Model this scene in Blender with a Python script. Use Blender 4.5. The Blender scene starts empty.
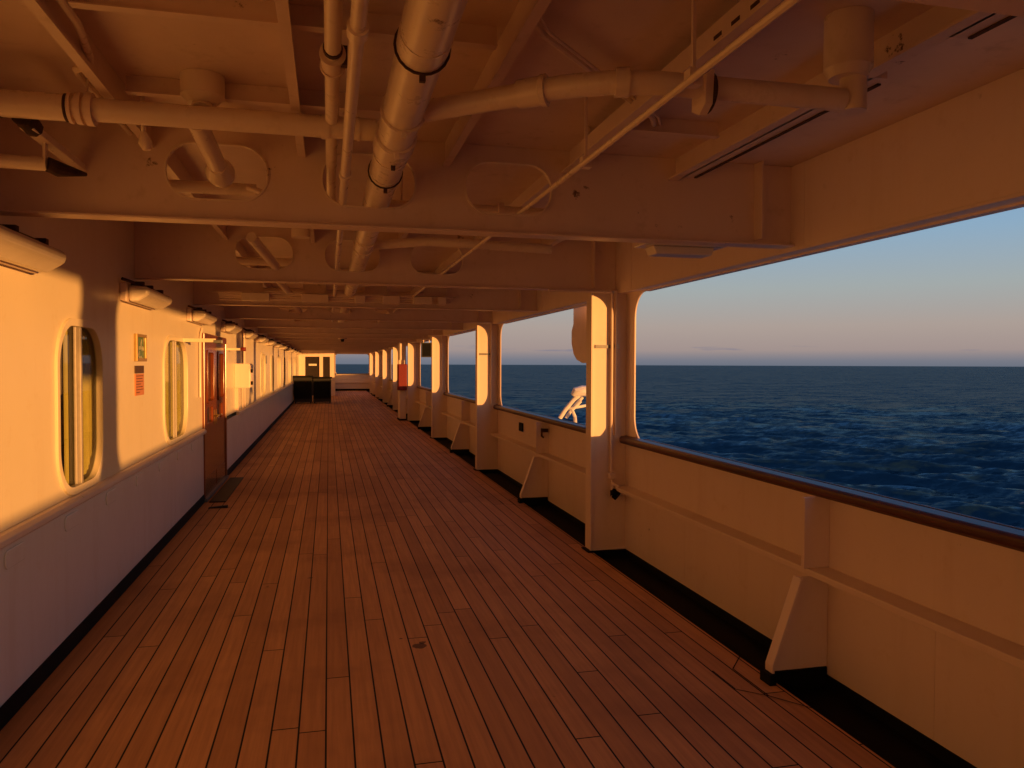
import bpy, bmesh, math, random
import numpy as np
from mathutils import Vector, Matrix
from mathutils.geometry import tessellate_polygon
random.seed(7)
S = bpy.context.scene
C = S.collection
H = 1.7                      # eye height; most heights below are written H + offset from the eye
R = math.radians
SEA = -9.5

# ------------------------------------------------------------------ materials
def mat(name):
    m = bpy.data.materials.new(name); m.use_nodes = True
    nt = m.node_tree; b = nt.nodes['Principled BSDF']
    return m, nt, b
def N(nt, t, **kw):
    n = nt.nodes.new(t)
    for k, v in kw.items():
        if k.startswith('i_'): n.inputs[int(k[2:])].default_value = v
        else: setattr(n, k, v)
    return n
def math_(nt, op, a, b=None):
    n = nt.nodes.new('ShaderNodeMath'); n.operation = op
    for i, x in enumerate((a, b)):
        if x is None: continue
        if isinstance(x, (int, float)): n.inputs[i].default_value = x
        else: nt.links.new(x, n.inputs[i])
    return n.outputs[0]
def noise(nt, scale, detail=4, rough=.55, vec=None):
    n = nt.nodes.new('ShaderNodeTexNoise'); n.inputs['Scale'].default_value = scale
    n.inputs['Detail'].default_value = detail; n.inputs['Roughness'].default_value = rough
    if vec is not None: nt.links.new(vec, n.inputs['Vector'])
    return n.outputs['Fac']
def ramp(nt, fac, stops):
    n = nt.nodes.new('ShaderNodeValToRGB'); cr = n.color_ramp
    while len(cr.elements) < len(stops): cr.elements.new(.5)
    for e, (p, c) in zip(cr.elements, stops):
        e.position = p; e.color = (*c, 1) if len(c) == 3 else c
    nt.links.new(fac, n.inputs['Fac']); return n.outputs['Color']
def world_pos(nt):
    return nt.nodes.new('ShaderNodeNewGeometry').outputs['Position']
def mixc(nt, fac, a, b, blend='MIX'):
    n = nt.nodes.new('ShaderNodeMix'); n.data_type = 'RGBA'; n.blend_type = blend
    for i, x in ((0, fac), (6, a), (7, b)):
        if isinstance(x, (int, float)): n.inputs[i].default_value = x
        elif isinstance(x, tuple): n.inputs[i].default_value = (*x, 1)
        else: nt.links.new(x, n.inputs[i])
    return n.outputs[2]
def bump(nt, b, height, strength, dist=.01):
    n = nt.nodes.new('ShaderNodeBump'); n.inputs['Strength'].default_value = strength
    n.inputs['Distance'].default_value = dist
    nt.links.new(height, n.inputs['Height']); nt.links.new(n.outputs[0], b.inputs['Normal'])

def paint(name, col, rough=.35, rust=0.0, grime=.12, bmp=.25):
    """gloss paint brushed over steel, a little dirty, rust breaking through here and there"""
    m, nt, b = mat(name); p = world_pos(nt)
    n1 = noise(nt, 1.3, 5, .6, p); n2 = noise(nt, 9, 6, .65, p)
    dark = tuple(c*(1-grime*2.2)*k for c, k in zip(col, (1, .95, .86)))
    c = mixc(nt, ramp(nt, n1, [(.35, (0,0,0)), (.75, (1,1,1))]), col, tuple(x*(1-grime) for x in col))
    c = mixc(nt, ramp(nt, n2, [(.58, (0,0,0)), (.8, (.8,.8,.8))]), c, dark)
    mp = nt.nodes.new('ShaderNodeMapping'); mp.inputs['Scale'].default_value = (7, 7, .55); nt.links.new(p, mp.inputs[0])
    sk = noise(nt, 1, 5, .6, mp.outputs[0])
    c = mixc(nt, ramp(nt, sk, [(.52, (0,0,0)), (.72, (.17,.17,.17))]), c, tuple(x*k for x, k in zip(col, (.72, .6, .46))))
    if rust:
        f = noise(nt, 6, 8, .7, p); g = noise(nt, 1.1, 2, .5, p)
        f = math_(nt, 'MULTIPLY', ramp(nt, f, [(.66-rust*.1, (0,0,0)), (.70-rust*.1, (1,1,1))]), ramp(nt, g, [(.5, (0,0,0)), (.6, (1,1,1))]))
        c = mixc(nt, f, c, (.10, .035, .012))
    nt.links.new(c, b.inputs['Base Color'])
    rr = nt.nodes.new('ShaderNodeMapRange'); rr.inputs[3].default_value = rough*.7; rr.inputs[4].default_value = rough*1.4
    nt.links.new(n2, rr.inputs[0]); nt.links.new(rr.outputs[0], b.inputs['Roughness'])
    hb = math_(nt, 'ADD', math_(nt, 'ADD', noise(nt, 3, 3, .5, p), math_(nt, 'MULTIPLY', noise(nt, 1.1, 2, .5, p), 2.6)), math_(nt, 'MULTIPLY', noise(nt, 45, 4, .6, p), .12))
    bump(nt, b, hb, bmp, .012)
    return m
def plain(name, col, rough=.5, metal=0, nscale=30, var=.15, bmp=.1):
    m, nt, b = mat(name); p = world_pos(nt); n = noise(nt, nscale, 5, .6, p)
    nt.links.new(mixc(nt, n, tuple(c*(1+var) for c in col), tuple(c*(1-var*2) for c in col)), b.inputs['Base Color'])
    b.inputs['Roughness'].default_value = rough; b.inputs['Metallic'].default_value = metal
    bump(nt, b, n, bmp, .004)
    return m

M = {}
M['wall'] = paint('cream wall paint', (.80, .72, .56), .32, 0, .05, .12)
M['dado'] = paint('white dado enamel', (.80, .79, .80), .22, 0, .05, .2)
M['steel'] = paint('cream steel paint', (.78, .62, .53), .38, .04, .12, .3)
M['side'] = paint('cream bulwark paint', (.82, .68, .61), .36, .02, .06, .18)
M['ceil'] = paint('cream ceiling paint', (.76, .60, .51), .35, .05, .16, .5)
M['pipe'] = paint('cream pipe paint', (.80, .67, .55), .28, .15, .1, .25)
M['black'] = plain('black waterway paint', (.007, .007, .008), .7, 0, 8, .3, .3)
M['black'].node_tree.nodes['Principled BSDF'].inputs['Specular IOR Level'].default_value = .12
M['dark'] = plain('dark furniture', (.010, .008, .007), .6, 0, 12, .3, .2)
M['rust'] = plain('rust', (.07, .032, .018), .9, 0, 25, .6, .8)
M['grey'] = plain('grey metal', (.2, .2, .21), .4, .4)
M['red'] = plain('red canvas', (.20, .008, .008), .6)
M['brass'] = plain('brass', (.6, .42, .16), .3, 1)
M['white'] = plain('white plastic', (.75, .74, .7), .4)
M['doorglass'] = plain('dark door glass', (.03, .03, .035), .06, 0, 3, .1, .02)
M['darkdoor'] = plain('dark stained door', (.022, .012, .009), .4, 0, 5, .3, .1)
M['lens'] = plain('lamp lens', (.75, .68, .58), .25, 0, 8, .06, .1)
M['curtain'] = plain('yellow curtain', (.8, .62, .18), .8, 0, 6, .2, .2)
M['mull'] = plain('window bar paint', (.42, .38, .34), .4)
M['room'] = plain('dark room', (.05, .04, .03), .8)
def varnish(name, c1, c2, rough, sc=(30, 1.2, 30)):
    m, nt, b = mat(name); p = world_pos(nt)
    mp = nt.nodes.new('ShaderNodeMapping'); mp.inputs['Scale'].default_value = sc
    nt.links.new(p, mp.inputs[0]); n = noise(nt, 1, 6, .65, mp.outputs[0])
    nt.links.new(mixc(nt, ramp(nt, n, [(.35, (0,0,0)), (.65, (1,1,1))]), c1, c2), b.inputs['Base Color'])
    b.inputs['Roughness'].default_value = rough
    b.inputs['Coat Weight'].default_value = .4 if rough < .4 else 0; b.inputs['Coat Roughness'].default_value = .12
    bump(nt, b, n, .15, .002)
    return m
M['rail'] = varnish('varnished rail wood', (.10, .03, .014), (.055, .017, .009), .42)
M['door'] = varnish('varnished door wood', (.26, .065, .02), (.15, .032, .010), .22, (20, 20, 1.5))
def glass():
    m, nt, b = mat('window glass')
    nt.nodes.remove(b)
    tr = nt.nodes.new('ShaderNodeBsdfTransparent'); tr.inputs[0].default_value = (.86, .9, .85, 1)
    gl = nt.nodes.new('ShaderNodeBsdfGlossy'); gl.inputs['Roughness'].default_value = .02
    gm_ = nt.nodes.new('ShaderNodeNewGeometry'); dp = nt.nodes.new('ShaderNodeVectorMath'); dp.operation = 'DOT_PRODUCT'
    nt.links.new(gm_.outputs['Incoming'], dp.inputs[0]); nt.links.new(gm_.outputs['Normal'], dp.inputs[1])
    F = math_(nt, 'ADD', .03, math_(nt, 'MULTIPLY', math_(nt, 'POWER', math_(nt, 'SUBTRACT', 1.0, math_(nt, 'ABSOLUTE', dp.outputs['Value'])), 4.5), .45))
    mx = nt.nodes.new('ShaderNodeMixShader'); nt.links.new(F, mx.inputs[0])
    nt.links.new(tr.outputs[0], mx.inputs[1]); nt.links.new(gl.outputs[0], mx.inputs[2]); nt.links.new(mx.outputs[0], nt.nodes['Material Output'].inputs[0])
    return m
M['glass'] = glass()
def deckmat():
    m, nt, b = mat('teak deck'); p = world_pos(nt)
    s = nt.nodes.new('ShaderNodeSeparateXYZ'); nt.links.new(p, s.inputs[0])
    W, L = .1225, 3.4
    u = math_(nt, 'DIVIDE', math_(nt, 'ADD', s.outputs[0], 20-.0165), W)
    iu = math_(nt, 'FLOOR', u); fu = math_(nt, 'FRACT', u)
    wn = N(nt, 'ShaderNodeTexWhiteNoise', noise_dimensions='1D'); nt.links.new(iu, wn.inputs['W'])
    v = math_(nt, 'ADD', math_(nt, 'DIVIDE', s.outputs[1], L), math_(nt, 'MULTIPLY', wn.outputs['Value'], 7.31))
    iv = math_(nt, 'FLOOR', v); fv = math_(nt, 'FRACT', v)
    du = math_(nt, 'MULTIPLY', math_(nt, 'SUBTRACT', .5, math_(nt, 'ABSOLUTE', math_(nt, 'SUBTRACT', fu, .5))), W)
    dv = math_(nt, 'MULTIPLY', math_(nt, 'SUBTRACT', .5, math_(nt, 'ABSOLUTE', math_(nt, 'SUBTRACT', fv, .5))), L)
    seam = math_(nt, 'MAXIMUM', math_(nt, 'LESS_THAN', du, .0042), math_(nt, 'LESS_THAN', dv, .0042))
    cb = nt.nodes.new('ShaderNodeCombineXYZ'); nt.links.new(iu, cb.inputs[0]); nt.links.new(iv, cb.inputs[1])
    wn2 = N(nt, 'ShaderNodeTexWhiteNoise', noise_dimensions='3D'); nt.links.new(cb.outputs[0], wn2.inputs['Vector'])
    mp = nt.nodes.new('ShaderNodeMapping'); mp.inputs['Scale'].default_value = (45, 1.6, 1)
    off = nt.nodes.new('ShaderNodeVectorMath'); off.operation = 'ADD'
    nt.links.new(p, off.inputs[0]); nt.links.new(wn2.outputs['Color'], off.inputs[1])
    nt.links.new(off.outputs[0], mp.inputs[0]); g = noise(nt, 1, 6, .6, mp.outputs[0])
    c = mixc(nt, wn2.outputs['Value'], (.74, .385, .14), (.56, .28, .102))
    c = mixc(nt, ramp(nt, g, [(.35, (0,0,0)), (.8, (.5,.5,.5))]), c, (.33, .15, .065))
    st = noise(nt, .9, 4, .6, p)
    c = mixc(nt, ramp(nt, st, [(.5, (0,0,0)), (.75, (.55,.55,.55))]), c, (.28, .13, .06))
    sp = noise(nt, 5, 3, .5, p)
    c = mixc(nt, ramp(nt, sp, [(.73, (0,0,0)), (.78, (.8,.8,.8))]), c, (.05, .025, .015))
    # one dropped-tar spot near the viewer
    for (sx, sy, rad) in ((.53, 4.61, .042), (.555, 4.66, .022), (.43, 4.76, .012), (.836, 4.60, .008)):
        vm = nt.nodes.new('ShaderNodeVectorMath'); vm.operation = 'DISTANCE'
        nt.links.new(p, vm.inputs[0]); vm.inputs[1].default_value = (sx, sy, 0)
        d = math_(nt, 'ADD', vm.outputs['Value'], math_(nt, 'MULTIPLY', noise(nt, 25, 3, .6, p), .05))
        c = mixc(nt, math_(nt, 'MULTIPLY', math_(nt, 'LESS_THAN', d, rad+.025), .75), c, (.04, .02, .014))
    c = mixc(nt, seam, c, (.008, .006, .005))
    nt.links.new(c, b.inputs['Base Color'])
    rg = nt.nodes.new('ShaderNodeMapRange'); rg.inputs[3].default_value = .6; rg.inputs[4].default_value = .85; b.inputs['Specular IOR Level'].default_value = .25
    nt.links.new(st, rg.inputs[0]); nt.links.new(rg.outputs[0], b.inputs['Roughness'])
    h = math_(nt, 'SUBTRACT', math_(nt, 'MULTIPLY', g, .15), math_(nt, 'MULTIPLY', seam, .5))
    h = math_(nt, 'ADD', h, math_(nt, 'MULTIPLY', wn2.outputs['Value'], .12))
    bump(nt, b, h, .5, .006)
    return m
M['deck'] = deckmat()
def seamat():
    m, nt, b = mat('sea water'); p = world_pos(nt)
    # ripples too small for the mesh tilt the normal directly (world space, so far water keeps its slopes)
    tot = None
    for sc, am, det in ((.06, .3, 3), (.2, .5, 3), (.6, .6, 4), (1.6, .7, 5)):
        mp = nt.nodes.new('ShaderNodeMapping'); mp.inputs['Scale'].default_value = (sc*.5, sc, sc); mp.inputs['Rotation'].default_value = (0, 0, R(40))
        nt.links.new(p, mp.inputs[0])
        n = nt.nodes.new('ShaderNodeTexNoise'); n.inputs['Scale'].default_value = 1; n.inputs['Detail'].default_value = det; n.inputs['Roughness'].default_value = .6
        nt.links.new(mp.outputs[0], n.inputs['Vector'])
        sb = nt.nodes.new('ShaderNodeVectorMath'); sb.operation = 'SUBTRACT'; nt.links.new(n.outputs['Color'], sb.inputs[0]); sb.inputs[1].default_value = (.5, .5, .5)
        ml = nt.nodes.new('ShaderNodeVectorMath'); ml.operation = 'MULTIPLY'; nt.links.new(sb.outputs[0], ml.inputs[0]); ml.inputs[1].default_value = (am*1.6, am*1.6, 0)
        if tot is None: tot = ml.outputs[0]
        else:
            ad = nt.nodes.new('ShaderNodeVectorMath'); nt.links.new(tot, ad.inputs[0]); nt.links.new(ml.outputs[0], ad.inputs[1]); tot = ad.outputs[0]
    gn = nt.nodes.new('ShaderNodeNewGeometry')
    ad = nt.nodes.new('ShaderNodeVectorMath'); nt.links.new(tot, ad.inputs[0]); nt.links.new(gn.outputs['Normal'], ad.inputs[1])
    nm = nt.nodes.new('ShaderNodeVectorMath'); nm.operation = 'NORMALIZE'; nt.links.new(ad.outputs[0], nm.inputs[0])
    NRM = nm.outputs[0]
    at = nt.nodes.new('ShaderNodeAttribute'); at.attribute_name = 'foam'
    fn = noise(nt, 1.2, 6, .7, p)
    f = math_(nt, 'MULTIPLY', at.outputs['Fac'], ramp(nt, fn, [(.5, (0,0,0)), (.6, (1,1,1))]))
    nt.nodes.remove(b)
    df = nt.nodes.new('ShaderNodeBsdfDiffuse'); nt.links.new(mixc(nt, f, (.010, .034, .052), (.55, .6, .65)), df.inputs[0])
    gl = nt.nodes.new('ShaderNodeBsdfGlossy'); gl.inputs['Roughness'].default_value = .12
    gl.inputs[0].default_value = (.60, .86, 1, 1)
    for nn in (df, gl): nt.links.new(NRM, nn.inputs['Normal'])
    # Schlick reflectance of a rough sea: facets seen edge-on hide behind their neighbours, so it never reaches 1
    dp = nt.nodes.new('ShaderNodeVectorMath'); dp.operation = 'DOT_PRODUCT'; nt.links.new(gn.outputs['Incoming'], dp.inputs[0]); nt.links.new(NRM, dp.inputs[1])
    cs = math_(nt, 'MINIMUM', math_(nt, 'ADD', math_(nt, 'MAXIMUM', dp.outputs['Value'], -.06), .16), 1.0)
    F = math_(nt, 'ADD', .055, math_(nt, 'POWER', math_(nt, 'SUBTRACT', 1.0, cs), 4.5))
    mx = nt.nodes.new('ShaderNodeMixShader')
    nt.links.new(math_(nt, 'MULTIPLY', F, .31), mx.inputs[0])
    nt.links.new(df.outputs[0], mx.inputs[1]); nt.links.new(gl.outputs[0], mx.inputs[2])
    nt.links.new(mx.outputs[0], nt.nodes['Material Output'].inputs[0])
    return m
M['sea'] = seamat()

# ------------------------------------------------------------------ mesh helpers
ORG = {}
class MB:
    def __init__(s): s.v = []; s.f = []; s.smooth = []
    def add(s, vs, fs, sm=False):
        k = len(s.v); s.v += [tuple(v) for v in vs]; s.f += [tuple(i+k for i in f) for f in fs]; s.smooth += [sm]*len(fs); return s
    def box(s, x0, x1, y0, y1, z0, z1):
        return s.add([(x0,y0,z0),(x1,y0,z0),(x1,y1,z0),(x0,y1,z0),(x0,y0,z1),(x1,y0,z1),(x1,y1,z1),(x0,y1,z1)],
                     [(0,3,2,1),(4,5,6,7),(0,1,5,4),(1,2,6,5),(2,3,7,6),(3,0,4,7)])
    def tube(s, pts, r, n=14, caps=True):
        pts = [Vector(p) for p in pts]; rs = r if isinstance(r, (list, tuple)) else [r]*len(pts)
        rings = []; up = None
        for i, p in enumerate(pts):
            t = (pts[min(i+1, len(pts)-1)]-pts[max(i-1, 0)]).normalized()
            if up is None:
                up = Vector((0,0,1)) if abs(t.z) < .9 else Vector((1,0,0))
            a = (up - t*up.dot(t)).normalized(); up = a; b = t.cross(a)
            rings.append([p + (a*math.cos(2*math.pi*k/n) + b*math.sin(2*math.pi*k/n))*rs[i] for k in range(n)])
        vs = [v for ring in rings for v in ring]
        fs = [(i*n+k, i*n+(k+1)%n, (i+1)*n+(k+1)%n, (i+1)*n+k) for i in range(len(pts)-1) for k in range(n)]
        s.add(vs, fs, True)
        if caps:
            s.add(rings[0], [tuple(range(n))[::-1]]); s.add(rings[-1], [tuple(range(n))])
        return s
    def prism(s, poly, ax, a, b):
        """poly in the two other axes, extruded along ax from a to b"""
        def P(u, v, w): return {'x': (w,u,v), 'y': (u,w,v), 'z': (u,v,w)}[ax]
        n = len(poly)
        vs = [P(u, v, a) for u, v in poly] + [P(u, v, b) for u, v in poly]
        return s.add(vs, [tuple(range(n))[::-1], tuple(range(n, 2*n))] + [(i, (i+1)%n, n+(i+1)%n, n+i) for i in range(n)])
    def plate(s, outer, holes, ax, a, b):
        def P(u, v, w): return {'x': (w,u,v), 'y': (u,w,v), 'z': (u,v,w)}[ax]
        loops = [outer] + holes
        tris = tessellate_polygon([[Vector((u, v, 0)) for u, v in l] for l in loops])
        flat = [p for l in loops for p in l]; n = len(flat)
        s.add([P(u, v, a) for u, v in flat] + [P(u, v, b) for u, v in flat],
              [tuple(t) for t in tris] + [tuple(i+n for i in t)[::-1] for t in tris])
        for l in loops:
            m = len(l); s.add([P(u, v, a) for u, v in l] + [P(u, v, b) for u, v in l], [(i, (i+1)%m, m+(i+1)%m, m+i) for i in range(m)], len(l) > 8)
        return s
    def build(s, name, m, parent=None, org=(0,0,0), bevel=0):
        if parent is not None: org = ORG[parent.name]
        me = bpy.data.meshes.new(name)
        me.from_pydata([(x-org[0], y-org[1], z-org[2]) for x, y, z in s.v], [], s.f)
        bm = bmesh.new(); bm.from_mesh(me)
        for f, sm in zip(bm.faces, s.smooth): f.smooth = sm
        bmesh.ops.remove_doubles(bm, verts=bm.verts, dist=1e-5)
        bmesh.ops.recalc_face_normals(bm, faces=bm.faces)
        for e in bm.edges:
            if len(e.link_faces) == 2 and e.calc_face_angle(0) > .6: e.smooth = False
        bm.to_mesh(me); bm.free()
        me.materials.append(M[m] if isinstance(m, str) else m)
        o = bpy.data.objects.new(name, me); C.objects.link(o)
        if parent is not None: o.parent = parent
        else: o.location = org
        ORG[o.name] = org
        if bevel:
            bv = o.modifiers.new('bevel', 'BEVEL'); bv.width = bevel; bv.segments = 2; bv.limit_method = 'ANGLE'; bv.angle_limit = R(40)
        return o
def rrect(u0, u1, v0, v1, r, n=8):
    out = []
    for cu, cv, a0 in ((u1-r, v0+r, -90), (u1-r, v1-r, 0), (u0+r, v1-r, 90), (u0+r, v0+r, 180)):
        for k in range(n+1):
            a = R(a0+90*k/n); out.append((cu+r*math.cos(a), cv+r*math.sin(a)))
    return out
def rect(u0, u1, v0, v1): return [(u0,v0),(u1,v0),(u1,v1),(u0,v1)]
def tag(o, label, cat, group=None, kind=None):
    if label: o['label'] = label
    if cat: o['category'] = cat
    if group: o['group'] = group
    if kind: o['kind'] = kind
    return o
def thing(name, label, cat, org, group=None):
    o = bpy.data.objects.new(name, None); o.empty_display_size = .1; C.objects.link(o); o.location = org
    ORG[o.name] = tuple(org); return tag(o, label, cat, group)
def dup(o, loc, label=None, skip=()):
    def cp(x, par):
        c = x.copy(); C.objects.link(c); c.parent = par
        for ch in x.children: 
            if ch.name.split('.')[0] not in skip: cp(ch, c)
        return c
    c = cp(o, None); c.location = loc
    if label: c['label'] = label
    ORG[c.name] = tuple(loc)
    return c
def struct(o): o['kind'] = 'structure'; return o

XW = -1.5          # deckhouse wall
XH = 2.565
XS = 2.65          # ship's side plating (inner face)
ZC = H+1.13        # ceiling
ZB = H+.672        # beam bottoms
YP0, SP = 6.62, 5.5
ENDY = 50.0

# ------------------------------------------------------------------ setting
struct(MB().box(XW-.1, 2.33, -8, ENDY, -.06, 0).build('deck', 'deck'))
struct(MB().box(2.33, XS+.05, -8, ENDY+.3, -.12, -.05).build('waterway', 'black'))
cl = struct(MB().box(XW-.1, XS+.1, -8, ENDY+.4, ZC, ZC+.1).build('ceiling', 'ceil'))
for x in (-.81, -.125, .585, 1.25, 1.86):
    b = MB(); b.box(x-.005, x+.005, -8, ENDY, ZC-.11, ZC)
    if x < 1.1: b.box(x-.018, x+.018, -8, ENDY, ZC-.122, ZC-.11)
    else: b.box(x-.055, x+.005, -8, ENDY, ZC-.12, ZC-.11)
    b.build('stiffener', 'ceil', cl)
for y, x0, x1 in ((2.55, -.8, .58), (3.32, -.8, .58), (1.95, -.8, .58), (3.3, 1.26, 1.80)):
    MB().box(x0+.03, x1-.03, y-.004, y+.004, ZC-.065, ZC).box(x0+.03, x1-.03, y-.02, y+.02, ZC-.07, ZC-.065).build('cross_bar', 'ceil', cl)
# margin planks let in round the stays and pillars
for k in range(-1, 9):
    for y0 in (YP0-2.96+SP*k,):
        w = MB()
        for (a, b_) in (((2.33, y0-.34), (2.195, y0-.16)), ((2.195, y0-.16), (2.195, y0+.2)), ((2.195, y0+.2), (2.33, y0+.36)), ((2.195, y0-.16), (2.07, y0-.05)), ((2.07, y0-.05), (2.07, y0+.2))):
            a = Vector((*a, 0)); b2 = Vector((*b_, 0)); d = (b2-a).normalized(); n = Vector((-d.y, d.x, 0))*.0035
            w.add([a-n+Vector((0,0,.004)), b2-n+Vector((0,0,.004)), b2+n+Vector((0,0,.004)), a+n+Vector((0,0,.004))], [(0,1,2,3)])
        struct(w.build('deck_seam', 'black'))

# ------------------------------------------------------------------ sea
def make_sea():
    he = H - SEA; fp = 770.
    v = np.concatenate([np.linspace(560, 8, 620), np.linspace(7.6, .5, 22)])
    r = he*fp/v; r = np.concatenate([r, [30000.]])
    az = np.radians(np.concatenate([np.linspace(-40, -12, 60), np.linspace(-11.9, 62, 760), np.linspace(62.3, 200, 200)]))
    A, Rr = np.meshgrid(az, r); X = Rr*np.sin(A); Y = Rr*np.cos(A)
    dr = np.maximum(Rr*Rr/(he*fp)*1.0, .1)
    rng = np.random.default_rng(5); Z = np.zeros_like(X); DX = np.zeros_like(X); DY = np.zeros_like(X); J = np.zeros_like(X)
    for lam in np.geomspace(.7, 13, 80):
        th = rng.normal(R(228), .5); k = 2*math.pi/lam; amp = .0105*lam**.93*(1 if lam < 10 else .85)
        if lam < 5: amp *= .9
        ph = rng.uniform(0, 6.28); w = np.clip((lam/(1.5*dr)) - .5, 0, 1)
        arg = k*(X*math.cos(th)+Y*math.sin(th))+ph; a = amp*w
        Z += a*np.sin(arg); c = a*np.cos(arg)*.95
        DX += c*math.cos(th); DY += c*math.sin(th); J += a*k*np.sin(arg)
    zz = Z/(Z[:400].std()+1e-6)
    foam = np.clip((J-J.std()*2.5)/(J.std()*.5), 0, 1)*(zz > 1.2)*(Rr < 900)
    me = bpy.data.meshes.new('sea'); nr, na = X.shape
    co = np.stack([X+DX, Y+DY, Z+SEA], -1).reshape(-1, 3)
    i = np.arange(nr-1)[:, None]*na+np.arange(na-1)[None, :]
    q = np.stack([i, i+1, i+na+1, i+na], -1).reshape(-1, 4)
    me.vertices.add(len(co)); me.vertices.foreach_set('co', co.astype(np.float32).ravel())
    me.loops.add(q.size); me.loops.foreach_set('vertex_index', q.astype(np.int32).ravel())
    me.polygons.add(len(q)); me.polygons.foreach_set('loop_start', (np.arange(len(q))*4).astype(np.int32))
    me.polygons.foreach_set('loop_total', np.full(len(q), 4, np.int32))
    me.polygons.foreach_set('use_smooth', np.ones(len(q), bool))
    me.update(calc_edges=True); me.validate()
    at = me.attributes.new('foam', 'FLOAT', 'POINT'); at.data.foreach_set('value', foam.astype(np.float32).ravel())
    me.materials.append(M['sea']); o = bpy.data.objects.new('sea', me); C.objects.link(o); struct(o)
    if me.polygons[0].normal.z < 0: me.flip_normals()
make_sea()

# ------------------------------------------------------------------ deckhouse wall
LEDGE = H-.83
wall = thing('deckhouse_wall', 'long cream deckhouse wall with windows and wooden double door, left of the deck', 'wall', (XW, 0, 0))
wins = [(4.85, 5.72), (7.75, 8.95), (18.3, 19.5), (21.3, 22.5), (24.4, 25.6), (27.2, 28.4), (31.0, 32.2), (35.5, 36.7)]
wins = [(-1.2, -.3), (1.6, 2.6)] + wins
WZ0, WZ1 = H-.76, H+.235
DY0, DY1, DZ = 10.0, 12.1, H+.37
holes = [rrect(a, b, WZ0, WZ1, .26 if b-a < 1 else .3, 10) for a, b in wins]
CUT = .13
outer = [(-8, .9), (DY0, .9), (DY0, DZ), (DY1, DZ), (DY1, .9), (42, .9), (42, ZC), (-8, ZC)]
MB().plate(outer, holes, 'x', XW-.03, XW).build('wall_panel', 'wall', wall)
for a, b in ((-8, DY0), (DY1, 42)):
    MB().box(XW-.08, XW+.012, a, b, .10, LEDGE-.02).build('dado', 'dado', wall)
    prof = [(XW, LEDGE-.035), (XW+.035, LEDGE-.03), (XW+.05, LEDGE-.012), (XW+.05, LEDGE+.012), (XW+.03, LEDGE+.03), (XW, LEDGE+.034)]
    MB().prism(prof, 'y', a if a < 0 else a+1.4, b).build('ledge', 'side', wall, bevel=.006)
    MB().box(XW-.08, XW+.022, a, b, 0, .10).build('skirting', 'black', wall)
for k in range(9):
    y = 3.2+k*.85
    if DY0-.2 < y < DY1+.1: continue
    o = MB().prism(rrect(y, y+.26, LEDGE-.15, LEDGE-.06, .035, 5), 'x', XW+.012, XW+.022).build('clip_plate', 'dado', wall, bevel=.004)
for (a, b), hl in zip(wins, holes):
    rr_ = .26 if b-a < 1 else .3
    ring_o = rrect(a-.035, b+.035, WZ0-.035, WZ1+.035, rr_+.035, 10); ring_i = rrect(a+.012, b-.012, WZ0+.012, WZ1-.012, rr_-.012, 10)
    w = MB().plate(ring_o, [ring_i], 'x', XW-.03, XW+.014).build('window', 'wall', wall, bevel=.008)
    MB().prism(rrect(a, b, WZ0, WZ1, rr_, 10), 'x', XW-.028, XW-.022).build('pane', 'glass', w)
    ym = a+(b-a)*.47
    MB().box(XW-.021, XW+.012, ym-.017, ym+.017, WZ0+.012, WZ1-.012).box(XW-.021, XW-.004, ym-.05, ym-.023, WZ0+.012, WZ1-.012).build('mullion', 'mull', w, bevel=.005)
    def drape(y0, y1, amp, name='curtain'):
        n = 40; vs = []
        for i in range(n+1):
            y = y0+(y1-y0)*i/n; x = XW-.075+amp*math.sin(i*1.35)
            vs += [(x, y, WZ0-.1), (x, y, WZ1+.1), (x-.006, y, WZ0-.1), (x-.006, y, WZ1+.1)]
        fs = [(i*4, i*4+4, i*4+5, i*4+1) for i in range(n)]+[(i*4+2, i*4+3, i*4+7, i*4+6) for i in range(n)]
        MB().add(vs, fs, True).build(name, 'curtain', w)
    (drape(ym-.03, ym+.16, .010), drape(ym+.33, b+.22, .014)) if b-a < .9 else (drape(a, ym+.1, .012), drape(ym+.2, b+.4, .016))
# dark room behind the windows
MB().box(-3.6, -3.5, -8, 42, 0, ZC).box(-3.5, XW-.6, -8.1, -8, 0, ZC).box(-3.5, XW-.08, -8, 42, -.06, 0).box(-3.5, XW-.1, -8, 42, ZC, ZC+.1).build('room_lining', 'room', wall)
# double door
fr = MB().box(XW-.06, XW+.028, DY0-.0, DY0+.07, 0, DZ).box(XW-.06, XW+.028, DY1-.07, DY1, 0, DZ).box(XW-.06, XW+.028, DY0+.07, DY1-.07, DZ-.09, DZ).build('door_frame', 'door', wall, bevel=.006)
DM = (DY0+DY1)/2
for (a, b, hs) in ((DY0+.075, DM-.003, 1), (DM+.003, DY1-.075, -1)):
    win = rrect(a+.24, b-.24, H-.48, H+.14, .05, 5); low = rrect(a+.24, b-.24, H-.76, H-.56, .03, 5)
    d = MB().plate(rect(a, b, .04, DZ-.093), [win, low], 'x', XW-.03, XW+.012).build('door_leaf', 'door', wall)
    MB().box(XW-.02, XW-.012, a+.22, b-.22, H-.8, H+.16).build('door_pane', 'doorglass', d)
    MB().plate(rrect(a+.21, b-.21, H-.51, H+.17, .07, 5), [win], 'x', XW+.012, XW+.026).build('window_trim', 'door', d, bevel=.004)
    hy = b-.08 if hs > 0 else a+.08
    MB().box(XW+.012, XW+.018, hy-.025, hy+.025, H-.82, H-.62).tube([(XW+.015, hy, H-.7), (XW+.065, hy, H-.7), (XW+.065, hy-hs*.12, H-.7)], .01, 8).build('handle', 'brass', d)
    MB().box(XW+.0125, XW+.016, a+.06, b-.06, .06, .26).build('kick_plate', 'brass' if 0 else 'door', d)
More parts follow.
